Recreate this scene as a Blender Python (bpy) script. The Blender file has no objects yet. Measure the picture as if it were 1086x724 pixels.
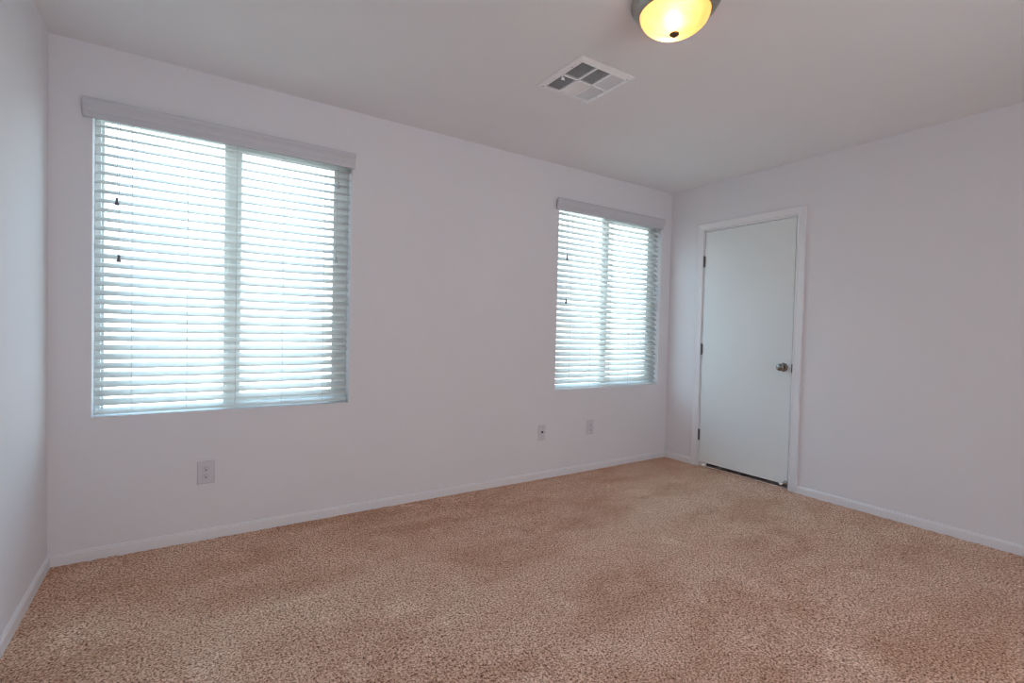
import bpy, bmesh, math, random
import numpy as np
from mathutils import Vector, Matrix
PI = math.pi
random.seed(4)
S = bpy.context.scene
COL = S.collection

# ------------------------------------------------------------------ camera
FPX, YAW, PITCH, ROLL, CAMH = 528.95, 0.58347, -0.022829, 0.023614, 1.14636
fw = Vector((math.sin(YAW)*math.cos(PITCH), math.cos(YAW)*math.cos(PITCH), math.sin(PITCH)))
rt = Vector((math.cos(YAW), -math.sin(YAW), 0))
up = rt.cross(fw)
rt2 = math.cos(ROLL)*rt + math.sin(ROLL)*up
up2 = -math.sin(ROLL)*rt + math.cos(ROLL)*up
cd = bpy.data.cameras.new('camera')
cd.sensor_fit = 'HORIZONTAL'; cd.sensor_width = 36.0
cd.lens = FPX*36.0/1086.0
cd.clip_start = 0.05; cd.clip_end = 300
cam = bpy.data.objects.new('camera', cd); COL.objects.link(cam)
m3 = Matrix((rt2, up2, -fw)).transposed()
cam.matrix_world = Matrix.Translation((0, 0, CAMH)) @ m3.to_4x4()
S.camera = cam

# ------------------------------------------------------------------ light set-up
EXPOSURE = 0.19
SKY = 4.7            # brightness of the overcast-bright sky
SUN = 9.0
FILL = 35.0          # watts, unseen fill light added behind the camera
BULB = 0.9           # watts per bulb in the ceiling fixture
S.view_settings.view_transform = 'Standard'
S.view_settings.look = 'None'
S.view_settings.gamma = 1.0
S.view_settings.use_curve_mapping = False
S.view_settings.exposure = EXPOSURE
S.cycles.max_bounces = 14
S.cycles.diffuse_bounces = 8
S.cycles.transmission_bounces = 8
S.cycles.transparent_max_bounces = 12
S.cycles.use_denoising = True
S.cycles.sample_clamp_indirect = 6.0
S.cycles.filter_width = 1.1

# room measures (metres)
XL, XR, YB, YR, H = -0.5166, 3.7713, 3.0743, -0.95, 2.44
WT = 0.13
WIN = [(-0.362, 0.846), (2.443, 3.637)]
WZ0, WZ1 = 0.683, 2.165
DY0, DY1, DZ1 = 1.938, 2.712, 2.034      # door slab
HX0, HX1, HZ = 0.55, 2.35, 2.10          # opening to the hallway, behind the camera

w = bpy.data.worlds.new('sky'); S.world = w; w.use_nodes = True
nt = w.node_tree; nt.nodes.clear()
tc = nt.nodes.new('ShaderNodeTexCoord'); sp = nt.nodes.new('ShaderNodeSeparateXYZ')
cr = nt.nodes.new('ShaderNodeValToRGB'); bg = nt.nodes.new('ShaderNodeBackground'); wo = nt.nodes.new('ShaderNodeOutputWorld')
cr.color_ramp.elements[0].position = 0.0; cr.color_ramp.elements[0].color = (0.95, 0.985, 1.0, 1)
cr.color_ramp.elements[1].position = 0.55; cr.color_ramp.elements[1].color = (0.42, 0.66, 0.92, 1)
nt.links.new(tc.outputs['Generated'], sp.inputs[0]); nt.links.new(sp.outputs['Z'], cr.inputs[0])
nt.links.new(cr.outputs[0], bg.inputs[0]); bg.inputs[1].default_value = SKY
nt.links.new(bg.outputs[0], wo.inputs[0])

def light(name, kind, loc, energy, color=(1, 1, 1), rot=(0, 0, 0), **kw):
    ld = bpy.data.lights.new(name, kind); ld.energy = energy; ld.color = color
    for k, v in kw.items(): setattr(ld, k, v)
    o = bpy.data.objects.new(name, ld); o.location = loc; o.rotation_euler = rot; COL.objects.link(o); return o
light('sun', 'SUN', (0, -5, 20), SUN, (1, 0.96, 0.9), (math.radians(38), 0, math.radians(12)), angle=0.01)
for a, b in WIN:      # portals only guide the sampling of sky light through the windows
    pl = light('window_portal', 'AREA', ((a+b)/2, YB+0.11, (WZ0+WZ1)/2), 1, rot=(-PI/2, 0, 0), shape='RECTANGLE', size=b-a, size_y=WZ1-WZ0)
    pl.data.cycles.is_portal = True
light('fill_light', 'AREA', ((HX0+HX1)/2, YR-0.95, 1.25), FILL, (0.89, 0.95, 1.0), (PI/2+0.3, 0, 0), shape='RECTANGLE', size=1.7, size_y=1.9)  # added area fill that brightens the room from the hallway, not an actual lamp

# ------------------------------------------------------------------ materials
def mat(name, color, rough=0.6, metal=0.0, spec=0.5, bump=None, extra=None):
    m = bpy.data.materials.new(name); m.use_nodes = True
    nt = m.node_tree; b = nt.nodes['Principled BSDF']
    b.inputs['Base Color'].default_value = (*color, 1); b.inputs['Roughness'].default_value = rough
    b.inputs['Metallic'].default_value = metal; b.inputs['Specular IOR Level'].default_value = spec
    tc = nt.nodes.new('ShaderNodeTexCoord')
    if bump:
        sc, st, dist = bump
        n = nt.nodes.new('ShaderNodeTexNoise'); n.inputs['Scale'].default_value = sc; n.inputs['Detail'].default_value = 3
        bp = nt.nodes.new('ShaderNodeBump'); bp.inputs['Strength'].default_value = st; bp.inputs['Distance'].default_value = dist
        nt.links.new(tc.outputs['Object'], n.inputs[0]); nt.links.new(n.outputs[0], bp.inputs['Height']); nt.links.new(bp.outputs[0], b.inputs['Normal'])
        # slight tone variation
        n2 = nt.nodes.new('ShaderNodeTexNoise'); n2.inputs['Scale'].default_value = 1.7; n2.inputs['Detail'].default_value = 2
        mx = nt.nodes.new('ShaderNodeMix'); mx.data_type = 'RGBA'
        mx.inputs['A'].default_value = (*[c*0.985 for c in color], 1); mx.inputs['B'].default_value = (*[min(1, c*1.015) for c in color], 1)
        nt.links.new(tc.outputs['Object'], n2.inputs[0]); nt.links.new(n2.outputs[0], mx.inputs['Factor']); nt.links.new(mx.outputs['Result'], b.inputs['Base Color'])
    return m
M = {}
M['wall'] = mat('wall_paint', (0.775, 0.765, 0.79), 0.75, spec=0.25, bump=(260, 0.12, 0.001))
M['ceiling'] = mat('ceiling_paint', (0.835, 0.83, 0.845), 0.85, spec=0.2, bump=(200, 0.15, 0.001))
M['trim'] = mat('trim_paint', (0.795, 0.785, 0.805), 0.4, spec=0.4, bump=(60, 0.03, 0.001))
M['door'] = mat('door_paint', (0.76, 0.79, 0.79), 0.42, spec=0.4, bump=(40, 0.04, 0.001))
M['vinyl'] = mat('window_vinyl', (0.80, 0.83, 0.81), 0.4, bump=(30, 0.02, 0.001))
M['slat'] = mat('blind_slat_vinyl', (0.89, 0.89, 0.87), 0.38, spec=0.5, bump=(50, 0.02, 0.0006))
def add_translucency(m, amount, col):
    nt = m.node_tree; out = nt.nodes['Material Output']; b = nt.nodes['Principled BSDF']
    t = nt.nodes.new('ShaderNodeBsdfTranslucent'); t.inputs[0].default_value = (*col, 1)
    x = nt.nodes.new('ShaderNodeMixShader'); x.inputs[0].default_value = amount
    nt.links.new(b.outputs[0], x.inputs[1]); nt.links.new(t.outputs[0], x.inputs[2]); nt.links.new(x.outputs[0], out.inputs[0])
add_translucency(M['slat'], 0.52, (0.90, 0.91, 0.89))
M['valance'] = mat('valance_vinyl', (0.60, 0.60, 0.635), 0.45, bump=(50, 0.02, 0.001))
M['cord'] = mat('cord_fibre', (0.55, 0.55, 0.58), 0.8, bump=(900, 0.2, 0.0004))
M['tassel'] = mat('tassel_plastic', (0.16, 0.155, 0.18), 0.5, bump=(300, 0.05, 0.0004))
M['plate'] = mat('outlet_plastic', (0.66, 0.64, 0.68), 0.35, bump=(80, 0.02, 0.0004))
M['recep'] = mat('receptacle_plastic', (0.62, 0.60, 0.64), 0.35, bump=(80, 0.02, 0.0004))
M['dark'] = mat('dark_slot', (0.03, 0.03, 0.03), 0.6, bump=(80, 0.05, 0.0004))
M['duct'] = mat('duct_dark_metal', (0.05, 0.055, 0.065), 0.7, bump=(80, 0.05, 0.0004))
M['vent'] = mat('vent_enamel', (0.93, 0.93, 0.95), 0.4, bump=(90, 0.03, 0.0005))
M['nickel'] = mat('brushed_nickel', (0.42, 0.40, 0.36), 0.32, metal=1.0, bump=(220, 0.06, 0.0005))
M['bronze'] = mat('dark_nickel', (0.20, 0.13, 0.08), 0.3, metal=0.9, bump=(220, 0.06, 0.0005))
M['steel'] = mat('satin_steel', (0.30, 0.29, 0.27), 0.22, metal=1.0, bump=(300, 0.05, 0.0004))
M['hinge'] = mat('hinge_steel', (0.18, 0.175, 0.17), 0.4, metal=0.8, bump=(300, 0.05, 0.0004))
M['rubber'] = mat('white_rubber', (0.88, 0.88, 0.88), 0.6, bump=(200, 0.05, 0.0004))
M['stucco'] = mat('exterior_stucco', (0.80, 0.66, 0.58), 0.9, bump=(40, 0.5, 0.01))
M['stucco2'] = mat('house_stucco', (0.84, 0.80, 0.74), 0.9, bump=(40, 0.5, 0.01))
M['roof'] = mat('roof_tile', (0.62, 0.52, 0.50), 0.85, bump=(20, 0.6, 0.02))
M['gravel'] = mat('gravel', (0.78, 0.74, 0.68), 0.95, bump=(60, 0.8, 0.02))
M['leaf'] = mat('leaf', (0.45, 0.52, 0.25), 0.8, bump=(60, 0.5, 0.01))
M['bulb'] = mat('bulb_glass', (1, 0.95, 0.85), 0.4)

def carpet_mat():
    m = bpy.data.materials.new('carpet_pile'); m.use_nodes = True
    nt = m.node_tree; N = nt.nodes; L = nt.links; b = N['Principled BSDF']
    b.inputs['Roughness'].default_value = 1.0; b.inputs['Specular IOR Level'].default_value = 0.05
    tc = N.new('ShaderNodeTexCoord')
    def noise(scale, detail=2, rough=0.5, dist=0, vec=None):
        n = N.new('ShaderNodeTexNoise'); n.inputs['Scale'].default_value = scale; n.inputs['Detail'].default_value = detail
        n.inputs['Roughness'].default_value = rough; n.inputs['Distortion'].default_value = dist
        L.new(vec or tc.outputs['Object'], n.inputs[0]); return n.outputs[0]
    def ramp(src, stops):
        r = N.new('ShaderNodeValToRGB'); L.new(src, r.inputs[0])
        e = r.color_ramp.elements
        while len(e) < len(stops): e.new(0.5)
        for k, (p, c) in enumerate(stops): e[k].position = p; e[k].color = (*c, 1)
        return r.outputs[0]
    def mix(f, a, c, mode='MIX'):
        x = N.new('ShaderNodeMix'); x.data_type = 'RGBA'; x.blend_type = mode
        if isinstance(f, float): x.inputs['Factor'].default_value = f
        else: L.new(f, x.inputs['Factor'])
        L.new(a, x.inputs['A']); L.new(c, x.inputs['B']); return x.outputs['Result']
    # mixed-colour yarn flecks
    yarn = ramp(noise(125, 4, 0.78), [(0.37, (0.070, 0.032, 0.020)), (0.435, (0.40, 0.215, 0.140)), (0.505, (0.70, 0.43, 0.305)), (0.63, (0.97, 0.73, 0.575))])
    # patches where the pile lies another way (vacuum strokes, footprints)
    mp = N.new('ShaderNodeMapping'); mp.inputs['Rotation'].default_value = (0, 0, 0.5); mp.inputs['Scale'].default_value = (1.0, 2.0, 1)
    L.new(tc.outputs['Object'], mp.inputs[0])
    lay = ramp(noise(1.6, 4, 0.6, 0.6, mp.outputs[0]), [(0.36, (0.88, 0.83, 0.79)), (0.5, (1.0, 1.0, 1.0)), (0.64, (1.07, 1.12, 1.15))])
    worn = ramp(noise(4.2, 2, 0.5, 0.5), [(0.60, (1.0, 1.0, 1.0)), (0.68, (1.10, 1.15, 1.18))])
    col = mix(1.0, mix(1.0, yarn, lay, 'MULTIPLY'), worn, 'MULTIPLY')
    L.new(col, b.inputs['Base Color'])
    bp = N.new('ShaderNodeBump'); bp.inputs['Strength'].default_value = 0.6; bp.inputs['Distance'].default_value = 0.004
    L.new(noise(170, 3, 0.6), bp.inputs['Height']); L.new(bp.outputs[0], b.inputs['Normal'])
    return m
M['carpet'] = carpet_mat()

def glass_mat():
    m = bpy.data.materials.new('window_glass'); m.use_nodes = True
    nt = m.node_tree; nt.nodes.clear(); L = nt.links
    o = nt.nodes.new('ShaderNodeOutputMaterial'); t = nt.nodes.new('ShaderNodeBsdfTransparent'); g = nt.nodes.new('ShaderNodeBsdfGlossy')
    t.inputs[0].default_value = (0.93, 0.98, 0.98, 1); g.inputs['Roughness'].default_value = 0.02
    lw = nt.nodes.new('ShaderNodeLayerWeight'); pw = nt.nodes.new('ShaderNodeMath'); pw.operation = 'POWER'; pw.inputs[1].default_value = 5
    f = nt.nodes.new('ShaderNodeMath'); f.operation = 'MULTIPLY_ADD'; f.inputs[1].default_value = 0.9; f.inputs[2].default_value = 0.04
    L.new(lw.outputs['Facing'], pw.inputs[0]); L.new(pw.outputs[0], f.inputs[0]); x = nt.nodes.new('ShaderNodeMixShader')
    L.new(f.outputs[0], x.inputs[0]); L.new(t.outputs[0], x.inputs[1]); L.new(g.outputs[0], x.inputs[2]); L.new(x.outputs[0], o.inputs[0])
    return m
M['glass'] = glass_mat()

def bowl_mat():
    m = bpy.data.materials.new('alabaster_glass'); m.use_nodes = True
    nt = m.node_tree; nt.nodes.clear(); L = nt.links
    o = nt.nodes.new('ShaderNodeOutputMaterial'); t = nt.nodes.new('ShaderNodeBsdfTranslucent'); g = nt.nodes.new('ShaderNodeBsdfGlossy'); d = nt.nodes.new('ShaderNodeBsdfDiffuse')
    tc = nt.nodes.new('ShaderNodeTexCoord'); n = nt.nodes.new('ShaderNodeTexNoise'); n.inputs['Scale'].default_value = 9; n.inputs['Detail'].default_value = 3; n.inputs['Distortion'].default_value = 1.2
    r = nt.nodes.new('ShaderNodeValToRGB'); r.color_ramp.elements[0].position = 0.35; r.color_ramp.elements[0].color = (1.0, 0.50, 0.19, 1)
    r.color_ramp.elements[1].position = 0.65; r.color_ramp.elements[1].color = (1.0, 0.62, 0.36, 1)
    L.new(tc.outputs['Object'], n.inputs[0]); L.new(n.outputs[0], r.inputs[0]); L.new(r.outputs[0], t.inputs[0])
    d.inputs[0].default_value = (0.8, 0.72, 0.55, 1); g.inputs['Roughness'].default_value = 0.15
    a = nt.nodes.new('ShaderNodeMixShader'); a.inputs[0].default_value = 0.25; L.new(t.outputs[0], a.inputs[1]); L.new(d.outputs[0], a.inputs[2])
    c = nt.nodes.new('ShaderNodeMixShader'); c.inputs[0].default_value = 0.05; L.new(a.outputs[0], c.inputs[1]); L.new(g.outputs[0], c.inputs[2])
    L.new(c.outputs[0], o.inputs[0]); return m
M['bowl'] = bowl_mat()

# ------------------------------------------------------------------ helpers
def link(name, me, m, parent=None, smooth=False):
    o = bpy.data.objects.new(name, me); COL.objects.link(o)
    if m: me.materials.append(m)
    if smooth:
        for p in me.polygons: p.use_smooth = True
    if parent: o.parent = parent
    return o
def obj(name, bm, m, parent=None, smooth=False):
    bmesh.ops.recalc_face_normals(bm, faces=bm.faces)
    me = bpy.data.meshes.new(name); bm.to_mesh(me); bm.free()
    return link(name, me, m, parent, smooth)
def struct(name, bm, m, parent=None, smooth=False):
    o = obj(name, bm, m, parent, smooth)
    if not parent: o['kind'] = 'structure'
    return o
def empty(name, loc=(0, 0, 0), kind=None, label=None, cat=None, group=None):
    o = bpy.data.objects.new(name, None); COL.objects.link(o); o.location = loc; o.empty_display_size = 0.05
    if kind: o['kind'] = kind
    if label: o['label'] = label
    if cat: o['category'] = cat
    if group: o['group'] = group
    return o
def box(bm, a, b, bevel=0.0):
    (x0, y0, z0), (x1, y1, z1) = a, b
    vs = [bm.verts.new(p) for p in ((x0,y0,z0),(x1,y0,z0),(x1,y1,z0),(x0,y1,z0),(x0,y0,z1),(x1,y0,z1),(x1,y1,z1),(x0,y1,z1))]
    fs = [bm.faces.new([vs[i] for i in q]) for q in ((0,3,2,1),(4,5,6,7),(0,1,5,4),(1,2,6,5),(2,3,7,6),(3,0,4,7))]
    if bevel:
        es = set(e for f in fs for e in f.edges)
        bmesh.ops.bevel(bm, geom=list(es), offset=bevel, segments=2, affect='EDGES', profile=0.6)
def prism(bm, prof, p0, p1, u, v, cut0=None, cut1=None):
    """sweep a 2-D profile (a along u, b along v) from p0 to p1, closed ends; cut = mitre amount per a"""
    p0, p1, u, v = Vector(p0), Vector(p1), Vector(u), Vector(v)
    d = (p1-p0).normalized()
    A = [bm.verts.new(p0 + u*a + v*b + d*(cut0(a, b) if cut0 else 0)) for a, b in prof]
    B = [bm.verts.new(p1 + u*a + v*b - d*(cut1(a, b) if cut1 else 0)) for a, b in prof]
    n = len(prof)
    for i in range(n): bm.faces.new((A[i], A[(i+1) % n], B[(i+1) % n], B[i]))
    bm.faces.new(A[::-1]); bm.faces.new(B)
def tube(bm, pts, r, seg=8):
    pts = [Vector(p) for p in pts]; rings = []
    for i, p in enumerate(pts):
        d = (pts[min(i+1, len(pts)-1)] - pts[max(i-1, 0)]).normalized()
        q = d.to_track_quat('Z', 'Y'); rr = r[i] if isinstance(r, (list, tuple)) else r
        rings.append([bm.verts.new(p + q @ Vector((math.cos(2*PI*k/seg)*rr, math.sin(2*PI*k/seg)*rr, 0))) for k in range(seg)])
    for a, b in zip(rings, rings[1:]):
        for k in range(seg): bm.faces.new((a[k], a[(k+1) % seg], b[(k+1) % seg], b[k]))
    bm.faces.new(rings[0][::-1]); bm.faces.new(rings[-1])
def lathe(bm, prof, origin=(0, 0, 0), axis='Z', seg=48, sy=1.0):
    """prof: list of (r, h) ; r 0 at an end closes to a point"""
    o = Vector(origin); rings = []
    for r, h in prof:
        if r < 1e-6: P = [(0, 0, h)]
        else: P = [(math.cos(2*PI*k/seg)*r, math.sin(2*PI*k/seg)*r*sy, h) for k in range(seg)]
        if axis == 'X': P = [(c, a, b) for a, b, c in P]
        if axis == 'Y': P = [(b, c, a) for a, b, c in P]
        rings.append([bm.verts.new(o + Vector(q)) for q in P])
    for a, b in zip(rings, rings[1:]):
        for k in range(seg):
            q = [a[k % len(a)], a[(k+1) % len(a)], b[(k+1) % len(b)], b[k % len(b)]]
            u = []
            for x in q:
                if x not in u: u.append(x)
            if len(u) > 2: bm.faces.new(u)
    for e in (rings[0], rings[-1]):
        if len(e) > 1: bm.faces.new(e)

# ------------------------------------------------------------------ room shell
def wall_panels(bm, u0, u1, z0, z1, holes, mk):
    """rectangular wall with rectangular holes, as boxes between hole edges"""
    us = sorted({u0, u1, *[h[0] for h in holes], *[h[1] for h in holes]})
    for a, b in zip(us, us[1:]):
        hs = [h for h in holes if h[0] <= a + 1e-6 and h[1] >= b - 1e-6]
        if not hs: mk(a, b, z0, z1)
        else:
            h = hs[0]
            if h[2] > z0 + 1e-6: mk(a, b, z0, h[2])
            if h[3] < z1 - 1e-6: mk(a, b, h[3], z1)
bm = bmesh.new()
wall_panels(bm, XL-WT, XR+WT, -0.15, H, [(a, b, WZ0, WZ1) for a, b in WIN], lambda a, b, c, d: box(bm, (a, YB, c), (b, YB+WT, d)))
bmesh.ops.remove_doubles(bm, verts=bm.verts, dist=1e-5)
struct('wall_back', bm, M['wall'])
bm = bmesh.new(); box(bm, (XL-WT, YR-WT, -0.15), (XL, YB, H)); struct('wall_left', bm, M['wall'])
JB = 0.016  # gap taken by the jamb
bm = bmesh.new()
wall_panels(bm, YR-WT, YB, -0.15, H, [(DY0-JB-0.003, DY1+JB+0.003, -0.03, DZ1+JB+0.003)], lambda a, b, c, d: box(bm, (XR, a, c), (XR+0.115, b, d)))
struct('wall_right', bm, M['wall'])
bm = bmesh.new()
wall_panels(bm, XL, XR, -0.15, H, [(HX0, HX1, -0.03, HZ)], lambda a, b, c, d: box(bm, (a, YR-WT, c), (b, YR, d)))
struct('wall_front', bm, M['wall'])
bm = bmesh.new(); box(bm, (XL-WT, YR-1.5, H), (XR+1.0, YB+WT, H+0.25)); struct('ceiling', bm, M['ceiling'])
# closet behind the door
bm = bmesh.new(); cx = XR+0.115
box(bm, (cx, 1.6, -0.15), (cx+0.75, 1.7, H)); box(bm, (cx, 2.95, -0.15), (cx+0.75, 3.05, H)); box(bm, (cx+0.65, 1.7, -0.15), (cx+0.75, 2.95, H))
box(bm, (cx, 1.6, -0.15), (cx+0.75, 3.05, -0.02))
struct('wall_closet', bm, M['wall'])
# hallway behind the camera
bm = bmesh.new()
box(bm, (HX0-0.5, YR-1.35, -0.15), (HX0-0.4, YR-WT, H)); box(bm, (HX1+0.4, YR-1.35, -0.15), (HX1+0.5, YR-WT, H)); box(bm, (HX0-0.5, YR-1.45, -0.15), (HX1+0.5, YR-1.35, H))
struct('wall_hallway', bm, M['wall'])
bm = bmesh.new(); box(bm, (HX0-0.5, YR-1.45, -0.15), (HX1+0.5, YR, -0.004)); struct('floor_hallway', bm, M['carpet'])

# carpet: a real uneven pile surface
def carpet():
    st = 0.0065
    x = np.arange(XL-0.002, XR+0.03+st, st); y = np.arange(YR, YB+0.002+st, st)
    nx, ny = len(x), len(y)
    rng = np.random.default_rng(7)
    z = rng.normal(0, 1, (ny, nx))
    z = 0.55*z + 0.25*(np.roll(z, 1, 0) + np.roll(z, 1, 1))
    # gentle undulation of trodden pile
    gx, gy = np.meshgrid(x, y)
    und = 0
    for k in range(14):
        a = rng.uniform(0, PI); f = rng.uniform(2.0, 9); und = und + np.sin((gx*np.cos(a)+gy*np.sin(a))*f + rng.uniform(0, 6.28))/f
    z = z*0.0022 + und*0.0012
    jx = gx + rng.uniform(-1, 1, gx.shape)*st*0.3; jy = gy + rng.uniform(-1, 1, gx.shape)*st*0.3
    co = np.stack([jx, jy, np.clip(z, -0.006, 0.006)], -1).reshape(-1, 3).astype(np.float32)
    i = np.arange(nx*ny).reshape(ny, nx)
    q = np.stack([i[:-1, :-1], i[:-1, 1:], i[1:, 1:], i[1:, :-1]], -1).reshape(-1, 4).astype(np.int32)
    me = bpy.data.meshes.new('floor')
    me.vertices.add(len(co)); me.vertices.foreach_set('co', co.ravel())
    me.loops.add(q.size); me.loops.foreach_set('vertex_index', q.ravel())
    me.polygons.add(len(q)); me.polygons.foreach_set('loop_start', np.arange(0, q.size, 4, dtype=np.int32))
    me.update(calc_edges=True)
    me.polygons.foreach_set('use_smooth', np.ones(len(q), dtype=bool))
    o = link('floor', me, M['carpet']); o['kind'] = 'structure'
carpet()

# baseboards: flat board with an eased, stepped top
BH, BT = 0.056, 0.012
BPROF = [(0, -0.02), (BT, -0.02), (BT, BH*0.78), (BT*0.72, BH*0.84), (BT*0.66, BH*0.93), (BT*0.35, BH), (0, BH)]
def baseboard(name, p0, p1, u):
    bm = bmesh.new(); prism(bm, BPROF, p0, p1, u, (0, 0, 1)); struct(name, bm, M['trim'])
baseboard('baseboard_back', (XL, YB, 0), (XR, YB, 0), (0, -1, 0))
baseboard('baseboard_left', (XL, YR, 0), (XL, YB-BT, 0), (1, 0, 0))
CY0, CY1, CZ = 1.868, 2.782, 2.104       # casing outer edges
baseboard('baseboard_right', (XR, YR, 0), (XR, CY0, 0), (-1, 0, 0))
baseboard('baseboard_corner', (XR, CY1, 0), (XR, YB-BT, 0), (-1, 0, 0))

# ------------------------------------------------------------------ door
door = empty('door_1', (XR, (DY0+DY1)/2, 0), 'structure')
def dl(p): return (p[0]-XR, p[1]-(DY0+DY1)/2, p[2])
def dbox(bm, a, b, bevel=0): box(bm, dl(a), dl(b), bevel)
bm = bmesh.new(); dbox(bm, (XR+0.002, DY0+0.003, 0.040), (XR+0.037, DY1-0.003, DZ1-0.003), 0.0015); obj('door_panel', bm, M['door'], door)
bm = bmesh.new()                                                      # jamb with stop
dbox(bm, (XR, DY0-JB, -0.02), (XR+0.115, DY0, DZ1)); dbox(bm, (XR, DY1, -0.02), (XR+0.115, DY1+JB, DZ1)); dbox(bm, (XR, DY0-JB, DZ1), (XR+0.115, DY1+JB, DZ1+JB))
dbox(bm, (XR+0.039, DY0, -0.02), (XR+0.07, DY0+0.011, DZ1)); dbox(bm, (XR+0.039, DY1-0.011, -0.02), (XR+0.07, DY1, DZ1)); dbox(bm, (XR+0.039, DY0+0.011, DZ1-0.011), (XR+0.07, DY1-0.011, DZ1))
obj('door_jamb', bm, M['trim'], door)
bm = bmesh.new()                                                      # moulded casing, mitred at the top corners
ci = 0.008
iy0, iy1, iz = DY0-ci, DY1+ci, DZ1+ci
cw0, cw1, cwz = iy0-CY0, CY1-iy1, CZ-iz
CP = [(0, 0), (0, 0.009), (0.06, 0.011), (0.14, 0.0115), (0.2, 0.009), (0.55, 0.012), (0.8, 0.016), (0.95, 0.017), (1, 0.014), (1, 0)]
prism(bm, [(a*cw0, b) for a, b in CP], dl((XR, iy0, -0.015)), dl((XR, iy0, iz)), (0, -1, 0), (-1, 0, 0), cut1=lambda a, b: -a)
prism(bm, [(a*cw1, b) for a, b in CP], dl((XR, iy1, -0.015)), dl((XR, iy1, iz)), (0, 1, 0), (-1, 0, 0), cut1=lambda a, b: -a)
prism(bm, [(a*cwz, b) for a, b in CP], dl((XR, iy0, iz)), dl((XR, iy1, iz)), (0, 0, 1), (-1, 0, 0), cut0=lambda a, b: -a, cut1=lambda a, b: -a)
obj('door_casing', bm, M['trim'], door)
for z in (0.275, 1.02, 1.777):
    bm = bmesh.new()
    c = dl((XR-0.006, DY1+0.001, z))
    lathe(bm, [(0, -0.05), (0.0045, -0.049), (0.0065, -0.045), (0.0065, 0.045), (0.0045, 0.049), (0, 0.05)], c, seg=14)
    for q in (-0.03, -0.01, 0.01, 0.03): lathe(bm, [(0.0069, q-0.0008), (0.0069, q+0.0008)], c, seg=14)
    box(bm, (c[0], c[1]-0.009, c[2]-0.044), (c[0]+0.0095, c[1]+0.009, c[2]+0.044))
    h = obj('hinge', bm, M['hinge'], door)
# knob: rose, neck and round knob
kc = dl((XR+0.002, 2.0, 0.916))
knob = empty('doorknob'); knob.parent = door
bm = bmesh.new(); lathe(bm, [(0, 0), (0.033, 0), (0.033, -0.003), (0.030, -0.007), (0.021, -0.010), (0.014, -0.012), (0, -0.012)], kc, 'X', 40); obj('rose', bm, M['steel'], knob, True)
bm = bmesh.new(); lathe(bm, [(0, -0.010), (0.012, -0.010), (0.0105, -0.020), (0.012, -0.028), (0.021, -0.034), (0.0265, -0.043), (0.0275, -0.050), (0.0265, -0.057), (0.022, -0.063), (0.013, -0.067), (0, -0.068)], kc, 'X', 40); obj('knob', bm, M['steel'], knob, True)
bm = bmesh.new(); dbox(bm, (XR-0.0095, DY0-0.014, 0.88), (XR-0.007, DY0-0.001, 0.945), 0.001); dbox(bm, (XR-0.009, DY0-0.007, 0.88), (XR+0.004, DY0-0.0005, 0.945), 0.0008); obj('strike_plate', bm, M['hinge'], door)
# little door stop screwed to the foot of the door
sc_ = dl((XR+0.002, 1.957, 0.055))
stp = empty('door_stop'); stp.parent = door
bm = bmesh.new(); lathe(bm, [(0, 0), (0.015, 0), (0.015, -0.003), (0.010, -0.008), (0.0055, -0.012), (0.005, -0.058), (0.0, -0.058)], sc_, 'X', 20); obj('stop_rod', bm, M['nickel'], stp, True)
bm = bmesh.new(); lathe(bm, [(0, -0.055), (0.009, -0.055), (0.0105, -0.058), (0.0105, -0.068), (0.008, -0.073), (0, -0.074)], sc_, 'X', 20); obj('rubber_tip', bm, M['rubber'], stp, True)

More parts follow.
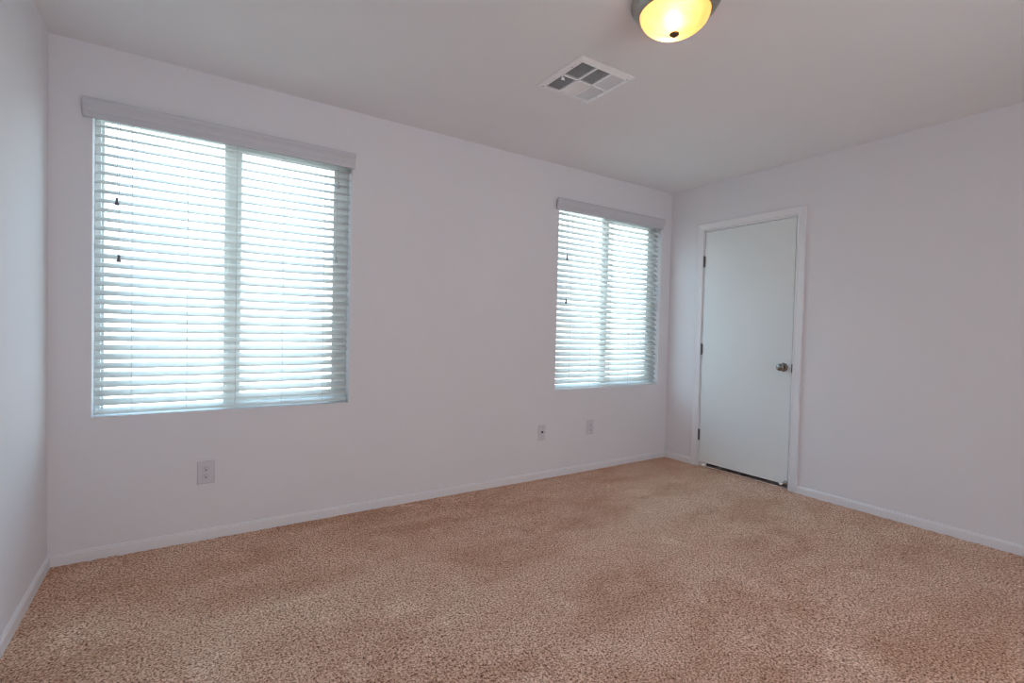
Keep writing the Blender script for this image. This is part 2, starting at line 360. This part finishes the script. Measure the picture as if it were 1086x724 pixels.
# ------------------------------------------------------------------ windows
def window(idx, x0, x1):
    root = empty('window_%d' % idx, ((x0+x1)/2, YB, WZ0), 'structure')
    ox, oz = (x0+x1)/2, WZ0
    def B(bm, a, b, bev=0.0): box(bm, (a[0]-ox, a[1], a[2]-oz), (b[0]-ox, b[1], b[2]-oz), bev)
    W0, W1 = 0.082, WT-0.001
    bm = bmesh.new(); f = 0.024; g = 0.014                                       # outer frame
    B(bm, (x0, W0, WZ0), (x0+f, W1, WZ1), 0.002); B(bm, (x1-f, W0, WZ0), (x1, W1, WZ1), 0.002)
    B(bm, (x0+f, W0, WZ0), (x1-f, W1, WZ0+g)); B(bm, (x0+f, W0, WZ1-f), (x1-f, W1, WZ1))
    obj('window_frame', bm, M['vinyl'], root)
    xm = x0 + (x1-x0)*0.495
    # fixed sash, outer track on the left: slim
    bm = bmesh.new(); a0, a1 = x0+f, xm+0.03
    for q in ((a0, a0+0.010, WZ0+g, WZ1-f), (a1-0.045, a1, WZ0+g, WZ1-f), (a0+0.010, a1-0.045, WZ0+g, WZ0+g+0.013), (a0+0.010, a1-0.045, WZ1-f-0.02, WZ1-f)):
        B(bm, (q[0], 0.108, q[2]), (q[1], 0.124, q[3]))
    s = obj('fixed_sash', bm, M['vinyl'], root)
    bm = bmesh.new(); B(bm, (a0+0.008, 0.114, WZ0+g+0.008), (a1-0.03, 0.118, WZ1-f-0.01)); obj('glass_pane', bm, M['glass'], s)
    # sliding sash, inner track on the right: heavier rails with ridges
    bm = bmesh.new(); a0, a1 = xm-0.050, x1-f; z0, z1 = WZ0+g, WZ1-f
    for q in ((a0, a0+0.082, z0, z1), (a1-0.060, a1, z0, z1), (a0+0.082, a1-0.060, z0, z0+0.032), (a0+0.082, a1-0.060, z1-0.05, z1)):
        B(bm, (q[0], 0.085, q[2]), (q[1], 0.105, q[3]))
    for q in (0.012, 0.030, 0.058): B(bm, (a0+q, 0.080, z0+0.01), (a0+q+0.006, 0.087, z1-0.01), 0.001)
    s = obj('sliding_sash', bm, M['vinyl'], root)
    bm = bmesh.new(); B(bm, (a0+0.075, 0.092, z0+0.028), (a1-0.055, 0.096, z1-0.045)); obj('glass_pane', bm, M['glass'], s)
    bm = bmesh.new(); B(bm, (a0+0.016, 0.070, (z0+z1)/2-0.03), (a0+0.034, 0.082, (z0+z1)/2+0.03), 0.003); obj('window_latch', bm, M['vinyl'], root)
for i, (a, b) in enumerate(WIN): window(i+1, a, b)

# ------------------------------------------------------------------ blinds
def blind(x0, x1, vx0, vx1, tilt, label, ladders, cords, rail_dz, n=31):
    """local origin: middle of the opening, on the wall plane, at sill height"""
    ox = (x0+x1)/2; Wd = x1-x0
    root = empty('window_blind', (ox, YB, WZ0), None, label, 'blind', 'white venetian blinds over the windows')
    hw = Wd/2-0.007; ys = 0.040                                       # slat line, inside the recess
    top = WZ1-WZ0
    # headrail
    bm = bmesh.new(); z1 = top-0.003; z0 = z1-0.045
    prism(bm, [(-0.026, z0), (0.026, z0), (0.026, z1), (0.022, z1), (0.022, z0+0.003), (-0.022, z0+0.003), (-0.022, z1), (-0.026, z1)], (-hw, ys, 0), (hw, ys, 0), (0, 1, 0), (0, 0, 1))
    obj('headrail', bm, M['slat'], root)
    # crown valance in front of the wall, with returns
    bm = bmesh.new(); vb, vt = 2.092-WZ0, 2.178-WZ0; hh = vt-vb
    VP = [(0.010, 0.0), (0.020, 0.0), (0.022, 0.05), (0.022, 0.30), (0.025, 0.36), (0.027, 0.52), (0.033, 0.66), (0.040, 0.76), (0.042, 0.82), (0.042, 0.95), (0.040, 1.0), (0.026, 1.0), (0.010, 0.6)]
    prof = [(a, vb+b*hh) for a, b in VP]
    prism(bm, prof, (vx0-ox, 0, 0), (vx1-ox, 0, 0), (0, -1, 0), (0, 0, 1))
    for xx in (vx0-ox+0.014, vx1-ox-0.020): box(bm, (xx, -0.02, vb+0.002), (xx+0.006, -0.0005, vt-0.004))
    obj('valance', bm, M['valance'], root)
    # bottom rail
    brz = rail_dz; Z = []
    pitch = (top-0.075-brz-0.012)/n
    for k in range(n): Z.append(brz+0.012+pitch*(k+0.75))
    sw, st = 0.0505, 0.0028
    def slat_prof(cz, tl, sw=sw, st=st, crown=0.0018):
        P = []
        for s, side in ((1, 1), (-1, -1)):
            for j in range(7):
                t = -1+j/3.0 if side == 1 else 1-j/3.0
                a = t*sw/2; b = crown*(1-t*t) + side*st/2*(1 if abs(t) < 0.99 else 0.35)
                P.append((a, b))
        c, s_ = math.cos(tl), math.sin(tl)
        return [(ys + a*c - b*s_, cz + a*s_ + b*c) for a, b in P]     # room side (small y) is the lower edge
    bm = bmesh.new(); rnd = random.Random(int(x0*100)+9)
    for k, z in enumerate(Z):
        dx = rnd.uniform(-0.0012, 0.0012)
        prism(bm, slat_prof(z+rnd.uniform(-0.0005, 0.0005), tilt+rnd.uniform(-0.02, 0.02)), (-hw+0.001+dx, 0, 0), (hw-0.001+dx, 0, 0), (0, 1, 0), (0, 0, 1))
    o = obj('slats', bm, M['slat'], root, True)
    bm = bmesh.new(); prism(bm, [(p[0], p[1]) for p in slat_prof(brz, tilt*0.55, 0.050, 0.014, 0.001)], (-hw+0.003, 0, 0), (hw-0.003, 0, 0), (0, 1, 0), (0, 0, 1)); obj('bottom_rail', bm, M['slat'], root)
    # ladder cords: two verticals with a rung under each slat
    c, s_ = math.cos(tilt), math.sin(tilt)
    for lx in ladders:
        bm = bmesh.new(); X = lx-ox; e = sw/2+0.0012
        for sg in (-1, 1):
            pts = [(X, ys+sg*e*c, Z[-1]+0.05)] + [(X, ys+sg*e*c, z+sg*e*s_) for z in reversed(Z)] + [(X, ys+sg*0.022, brz)]
            tube(bm, pts, 0.0008, 5)
        for z in Z: tube(bm, [(X, ys-e*c, z-e*s_-0.001), (X, ys+e*c, z+e*s_-0.001)], 0.0006, 4)
        obj('ladder_cord', bm, M['cord'], root)
    # pull cords with tassels in front of the slats
    for kind, cx_, cz_, tail in cords:
        X = cx_-ox; zz = cz_-WZ0; yy = 0.002
        bm = bmesh.new(); tube(bm, [(X+0.004, 0.010, top-0.05), (X+0.002, yy, top-0.12), (X, yy, zz+0.014)], 0.0009, 6)
        if tail: tube(bm, [(X, yy, zz-0.01), (X+0.004, yy, zz-0.05), (X+0.001, yy, zz-0.10), (X+0.003, yy, zz-0.14)], 0.0008, 5)
        co = obj(kind, bm, M['cord'], root)
        bm = bmesh.new(); lathe(bm, [(0, 0.016), (0.004, 0.016), (0.0065, 0.010), (0.0050, 0.003), (0.0052, -0.002), (0.0092, -0.013), (0.0095, -0.017), (0.007, -0.019), (0, -0.019)], (X, yy, zz), seg=16)
        obj('tassel', bm, M['tassel'] if kind == 'tilt_cord' else M['cord'], co, True)
    return root
blind(WIN[0][0], WIN[0][1], -0.394, 0.857, math.radians(31),
      'large white slatted blind on the left, nearest the camera, with open slats',
      (-0.212, 0.018, 0.240, 0.474, 0.694),
      [('tilt_cord', -0.270, 1.722, False), ('tilt_cord', -0.262, 1.450, False), ('lift_cord', 0.765, 1.985, False), ('lift_cord', 0.760, 1.542, False)], 0.021)
blind(WIN[1][0], WIN[1][1], 2.408, 3.640, math.radians(43),
      'white slatted blind on the far window beside the room corner, slats nearly closed',
      (2.60, 2.82, 3.04, 3.27, 3.49),
      [('tilt_cord', 2.535, 1.731, False), ('tilt_cord', 2.535, 1.385, True), ('lift_cord', 3.555, 1.966, False), ('lift_cord', 3.565, 1.51, False)], 0.016)

# ------------------------------------------------------------------ wall plates
def plate_root(name, x, z, label, cat, group=None):
    return empty(name, (x, YB, z), None, label, cat, group)
def cover(root, w_, h_):
    bm = bmesh.new(); prof = [(0, 0), (w_/2, 0)]
    # bevelled cover: flat face, sloped rim
    r = 0.006
    b = [bm.verts.new((sx*w_/2, 0, sz*h_/2)) for sx, sz in ((-1,-1),(1,-1),(1,1),(-1,1))]
    m_ = [bm.verts.new((sx*w_/2, -0.003, sz*h_/2)) for sx, sz in ((-1,-1),(1,-1),(1,1),(-1,1))]
    t = [bm.verts.new((sx*(w_/2-r), -0.0062, sz*(h_/2-r))) for sx, sz in ((-1,-1),(1,-1),(1,1),(-1,1))]
    for k in range(4):
        bm.faces.new((b[k], b[(k+1)%4], m_[(k+1)%4], m_[k])); bm.faces.new((m_[k], m_[(k+1)%4], t[(k+1)%4], t[k]))
    bm.faces.new(t); bm.faces.new(b[::-1])
    obj('cover_plate', bm, M['plate'], root)
def screw(root, x, z):
    bm = bmesh.new(); lathe(bm, [(0.0032, -0.006), (0.0030, -0.0074), (0, -0.0078)], (x, 0, z), 'Y', 14)
    obj('screw', bm, M['recep'], root, True)
def duplex(x, z, w_, h_, label):
    r = plate_root('wall_outlet', x, z, label, 'outlet', 'duplex outlets low on the window wall'); cover(r, w_, h_)
    for s in (1, -1):
        zc = s*0.0195
        bm = bmesh.new(); pts = []
        for k in range(28):
            a = 2*PI*k/28; pts.append((0.0172*math.cos(a), max(-0.0142, min(0.0142, 0.0172*math.sin(a)))))
        vs = [[bm.verts.new((p[0], yy, zc+p[1])) for p in pts] for yy in (-0.0060, -0.0088)]
        for k in range(28): bm.faces.new((vs[0][k], vs[0][(k+1)%28], vs[1][(k+1)%28], vs[1][k]))
        bm.faces.new(vs[1]); bm.faces.new(vs[0][::-1])
        rc = obj('receptacle', bm, M['recep'], r)
        bm = bmesh.new()
        box(bm, (-0.0072, -0.0091, zc+0.002), (-0.0055, -0.0086, zc+0.009)); box(bm, (0.0055, -0.0091, zc+0.0025), (0.0070, -0.0086, zc+0.0085))
        lathe(bm, [(0.0036, -0.0086), (0.0036, -0.0091), (0, -0.0091)], (0, 0, zc-0.0065), 'Y', 14)
        obj('socket_hole', bm, M['dark'], rc)
    screw(r, 0, 0)
duplex(0.107, 0.357, 0.080, 0.122, 'white duplex wall outlet low on the wall beneath the left window')
duplex(2.826, 0.358, 0.072, 0.118, 'white duplex wall outlet below the far window, nearest the corner')
r = plate_root('cable_jack', 2.324, 0.359, 'small plain wall plate with one dark centre jack, left of the far outlet', 'wall plate'); cover(r, 0.070, 0.118)
bm = bmesh.new(); lathe(bm, [(0.0075, -0.006), (0.0075, -0.009), (0.0048, -0.0092), (0.0048, -0.016), (0.003, -0.016), (0, -0.013)], (0, 0, 0.004), 'Y', 18); obj('connector', bm, M['dark'], r)
screw(r, 0, 0.046); screw(r, 0, -0.046)

# ------------------------------------------------------------------ ceiling vent
def vent():
    vx0, vx1, vy0, vy1 = 1.547, 1.900, 1.806, 2.165
    cx_, cy_ = (vx0+vx1)/2, (vy0+vy1)/2; w2, h2 = (vx1-vx0)/2, (vy1-vy0)/2
    root = empty('ceiling_vent', (cx_, cy_, H), None, 'square white metal air vent with six louvred panels in the ceiling', 'vent')
    iw, ih = w2-0.033, h2-0.036
    def ring(bm, a, b, z0, c, d, z1):
        A = [bm.verts.new((sx*a, sy*b, z0)) for sx, sy in ((-1,-1),(1,-1),(1,1),(-1,1))]
        B_ = [bm.verts.new((sx*c, sy*d, z1)) for sx, sy in ((-1,-1),(1,-1),(1,1),(-1,1))]
        for k in range(4): bm.faces.new((A[k], A[(k+1)%4], B_[(k+1)%4], B_[k]))
    bm = bmesh.new()
    ring(bm, w2, h2, -0.0005, w2, h2, -0.004); ring(bm, w2, h2, -0.004, iw+0.006, ih+0.006, -0.011); ring(bm, iw+0.006, ih+0.006, -0.011, iw, ih, -0.011); ring(bm, iw, ih, -0.011, iw, ih, -0.0005)
    xs = [-iw, -iw/3, iw/3, iw]; bw = 0.005
    for q in xs[1:3]: box(bm, (q-bw, -ih, -0.0115), (q+bw, ih, -0.002))
    box(bm, (-iw, -bw, -0.0115), (iw, bw, -0.002))
    obj('vent_frame', bm, M['vent'], root)
    bm = bmesh.new(); box(bm, (-iw, -ih, -0.0016), (iw, ih, -0.0004)); obj('duct_backing', bm, M['duct'], root)
    # six louvre panels: (column, row, fin direction, lean)
    for ci_, ri, ax, lean in ((0, 1, 'Y', -1), (0, 0, 'Y', -1), (1, 0, 'Y', -1), (1, 1, 'X', 1), (2, 1, 'Y', 1), (2, 0, 'Y', 1)):
        px0, px1 = xs[ci_]+bw, xs[ci_+1]-bw
        if ci_ == 0: px0 = -iw
        if ci_ == 2: px1 = iw
        py0, py1 = (bw, ih) if ri == 1 else (-ih, -bw)
        bm = bmesh.new(); t = 0.0004
        if ax == 'Y':
            n = 10 if lean < 0 else 8; st_ = (px1-px0)/n; run = 0.0052
            for k in range(n):
                c_ = px0+st_*(k+0.5)
                a = run*lean*0.5
                # lean +1: the fin's lower edge points to +x, its open side to the camera
                prism(bm, [(c_-a-t, -0.0018), (c_-a+t, -0.0018), (c_+a+t, -0.0105), (c_+a-t, -0.0105)], (0, py0, 0), (0, py1, 0), (1, 0, 0), (0, 0, 1))
        else:
            n = 15; st_ = (py1-py0)/n; run = 0.0085
            for k in range(n):
                c_ = py0+st_*(k+0.5); a = run*lean*0.5
                prism(bm, [(c_-a-t, -0.0018), (c_-a+t, -0.0018), (c_+a+t, -0.0105), (c_+a-t, -0.0105)], (px0, 0, 0), (px1, 0, 0), (0, 1, 0), (0, 0, 1))
        obj('louvre_panel', bm, M['vent'], root)
    for sx, sy in ((-0.86, -0.44), (0.86, -0.44*1.9), (-0.86, 0.86), (0.86, 0.44)):
        bm = bmesh.new(); lathe(bm, [(0.0042, -0.0075), (0.0040, -0.0105), (0, -0.0115)], (sx*w2, sy*h2, 0), 'Z', 14); obj('screw', bm, M['steel'], root, True)
    bm = bmesh.new(); box(bm, (-iw-0.004, -0.001, -0.030), (-iw-0.001, 0.012, -0.009), 0.001); box(bm, (-iw-0.003, 0.011, -0.030), (-iw+0.018, 0.014, -0.014), 0.001); obj('damper_lever', bm, M['vent'], root)
vent()

# ------------------------------------------------------------------ ceiling light
def ceiling_light(x, y):
    root = empty('ceiling_light', (x, y, H), None, 'round flush ceiling light with lit amber glass bowl and nickel rim', 'ceiling light')
    bm = bmesh.new()
    lathe(bm, [(0.0, -0.0005), (0.164, -0.0005), (0.168, -0.004), (0.168, -0.012), (0.160, -0.017), (0.157, -0.030), (0.152, -0.039), (0.142, -0.046), (0.137, -0.052), (0.133, -0.053), (0.132, -0.048), (0.130, -0.014), (0.0, -0.012)], seg=96)
    obj('mounting_pan', bm, M['nickel'], root, True)
    bm = bmesh.new(); R = 0.129; dep = 0.078; zr = -0.048
    P = [(R, zr+0.004), (R+0.003, zr)]
    for k in range(1, 17):
        t = k/16*PI/2; P.append((max(0.0, (R+0.003)*math.cos(t)**0.95), zr-dep*math.sin(t)))
    P[-1] = (0.0, zr-dep)
    rings = []
    for r_, h_ in P:
        rings.append([bm.verts.new((0, 0, h_))] if r_ < 1e-6 else [bm.verts.new((math.cos(2*PI*k/96)*r_, math.sin(2*PI*k/96)*r_, h_)) for k in range(96)])
    for a, b in zip(rings, rings[1:]):
        for k in range(96):
            if len(b) == 1: bm.faces.new((a[k], a[(k+1) % 96], b[0]))
            else: bm.faces.new((a[k], a[(k+1) % 96], b[(k+1) % 96], b[k]))
    g = obj('glass_bowl', bm, M['bowl'], root, True)
    bm = bmesh.new(); zf = zr-dep
    lathe(bm, [(0, zf+0.003), (0.014, zf+0.003), (0.0175, zf+0.001), (0.0185, zf-0.002), (0.017, zf-0.005), (0.012, zf-0.0075), (0.008, zf-0.009), (0.0065, zf-0.012), (0, zf-0.0135)], seg=28)
    obj('finial', bm, M['bronze'], root, True)
    for (bx, by) in ((-0.050, -0.038), (0.024, 0.046)):
        bm = bmesh.new(); lathe(bm, [(0, -0.010), (0.013, -0.012), (0.013, -0.024), (0.014, -0.030), (0.022, -0.045), (0.024, -0.058), (0.019, -0.070), (0.009, -0.077), (0, -0.078)], (bx, by, 0), seg=24)
        b = obj('bulb', bm, M['bulb'], root, True)
        l = light('bulb_light', 'POINT', (x+bx, y+by, H-0.085), BULB, (1.0, 0.74, 0.42)); l.data.shadow_soft_size = 0.012
ceiling_light(1.59, 1.312)

# ------------------------------------------------------------------ outside
bm = bmesh.new(); box(bm, (-45, YB+WT, -0.35), (60, 70, -0.2)); struct('ground_outside', bm, M['gravel'])
bm = bmesh.new(); box(bm, (-30, 10.5, -0.2), (45, 10.7, 1.45)); box(bm, (-30, 10.47, 1.45), (45, 10.73, 1.52)); struct('wall_garden', bm, M['stucco'])
def house(x0, x1, y0, y1, hz, label):
    r = empty('neighbour_house', ((x0+x1)/2, y0, -0.2), None, label, 'house'); cx_ = (x0+x1)/2
    L_ = lambda p: (p[0]-cx_, p[1]-y0, p[2])
    bm = bmesh.new(); box(bm, L_((x0, y0, 0)), L_((x1, y1, hz))); obj('walls', bm, M['stucco2'], r)
    bm = bmesh.new(); e = 0.5; a, b, c, d = x0-e-cx_, x1+e-cx_, -e, y1-y0+e; t = (y1-y0)/2
    v = [bm.verts.new(p) for p in ((a, c, hz), (b, c, hz), (b, d, hz), (a, d, hz), (a+t, t, hz+1.6), (b-t, t, hz+1.6))]
    for q in ((0, 1, 5, 4), (1, 2, 5), (2, 3, 4, 5), (3, 0, 4), (0, 3, 2, 1)): bm.faces.new([v[i] for i in q])
    obj('roof', bm, M['roof'], r)
    for k in range(3):
        wx = x0 + (x1-x0)*(k+0.5)/3 - cx_
        bm = bmesh.new(); box(bm, (wx-0.7, -0.03, hz-1.6), (wx+0.7, 0.0, hz-0.5), 0.01); f = obj('house_window', bm, M['vinyl'], r)
house(-7, 4.0, 17, 25, 3.0, 'pale stucco house with low tiled roof beyond the garden wall, left')
house(14, 27, 18, 27, 3.2, 'pale stucco house with low tiled roof beyond the garden wall, right')
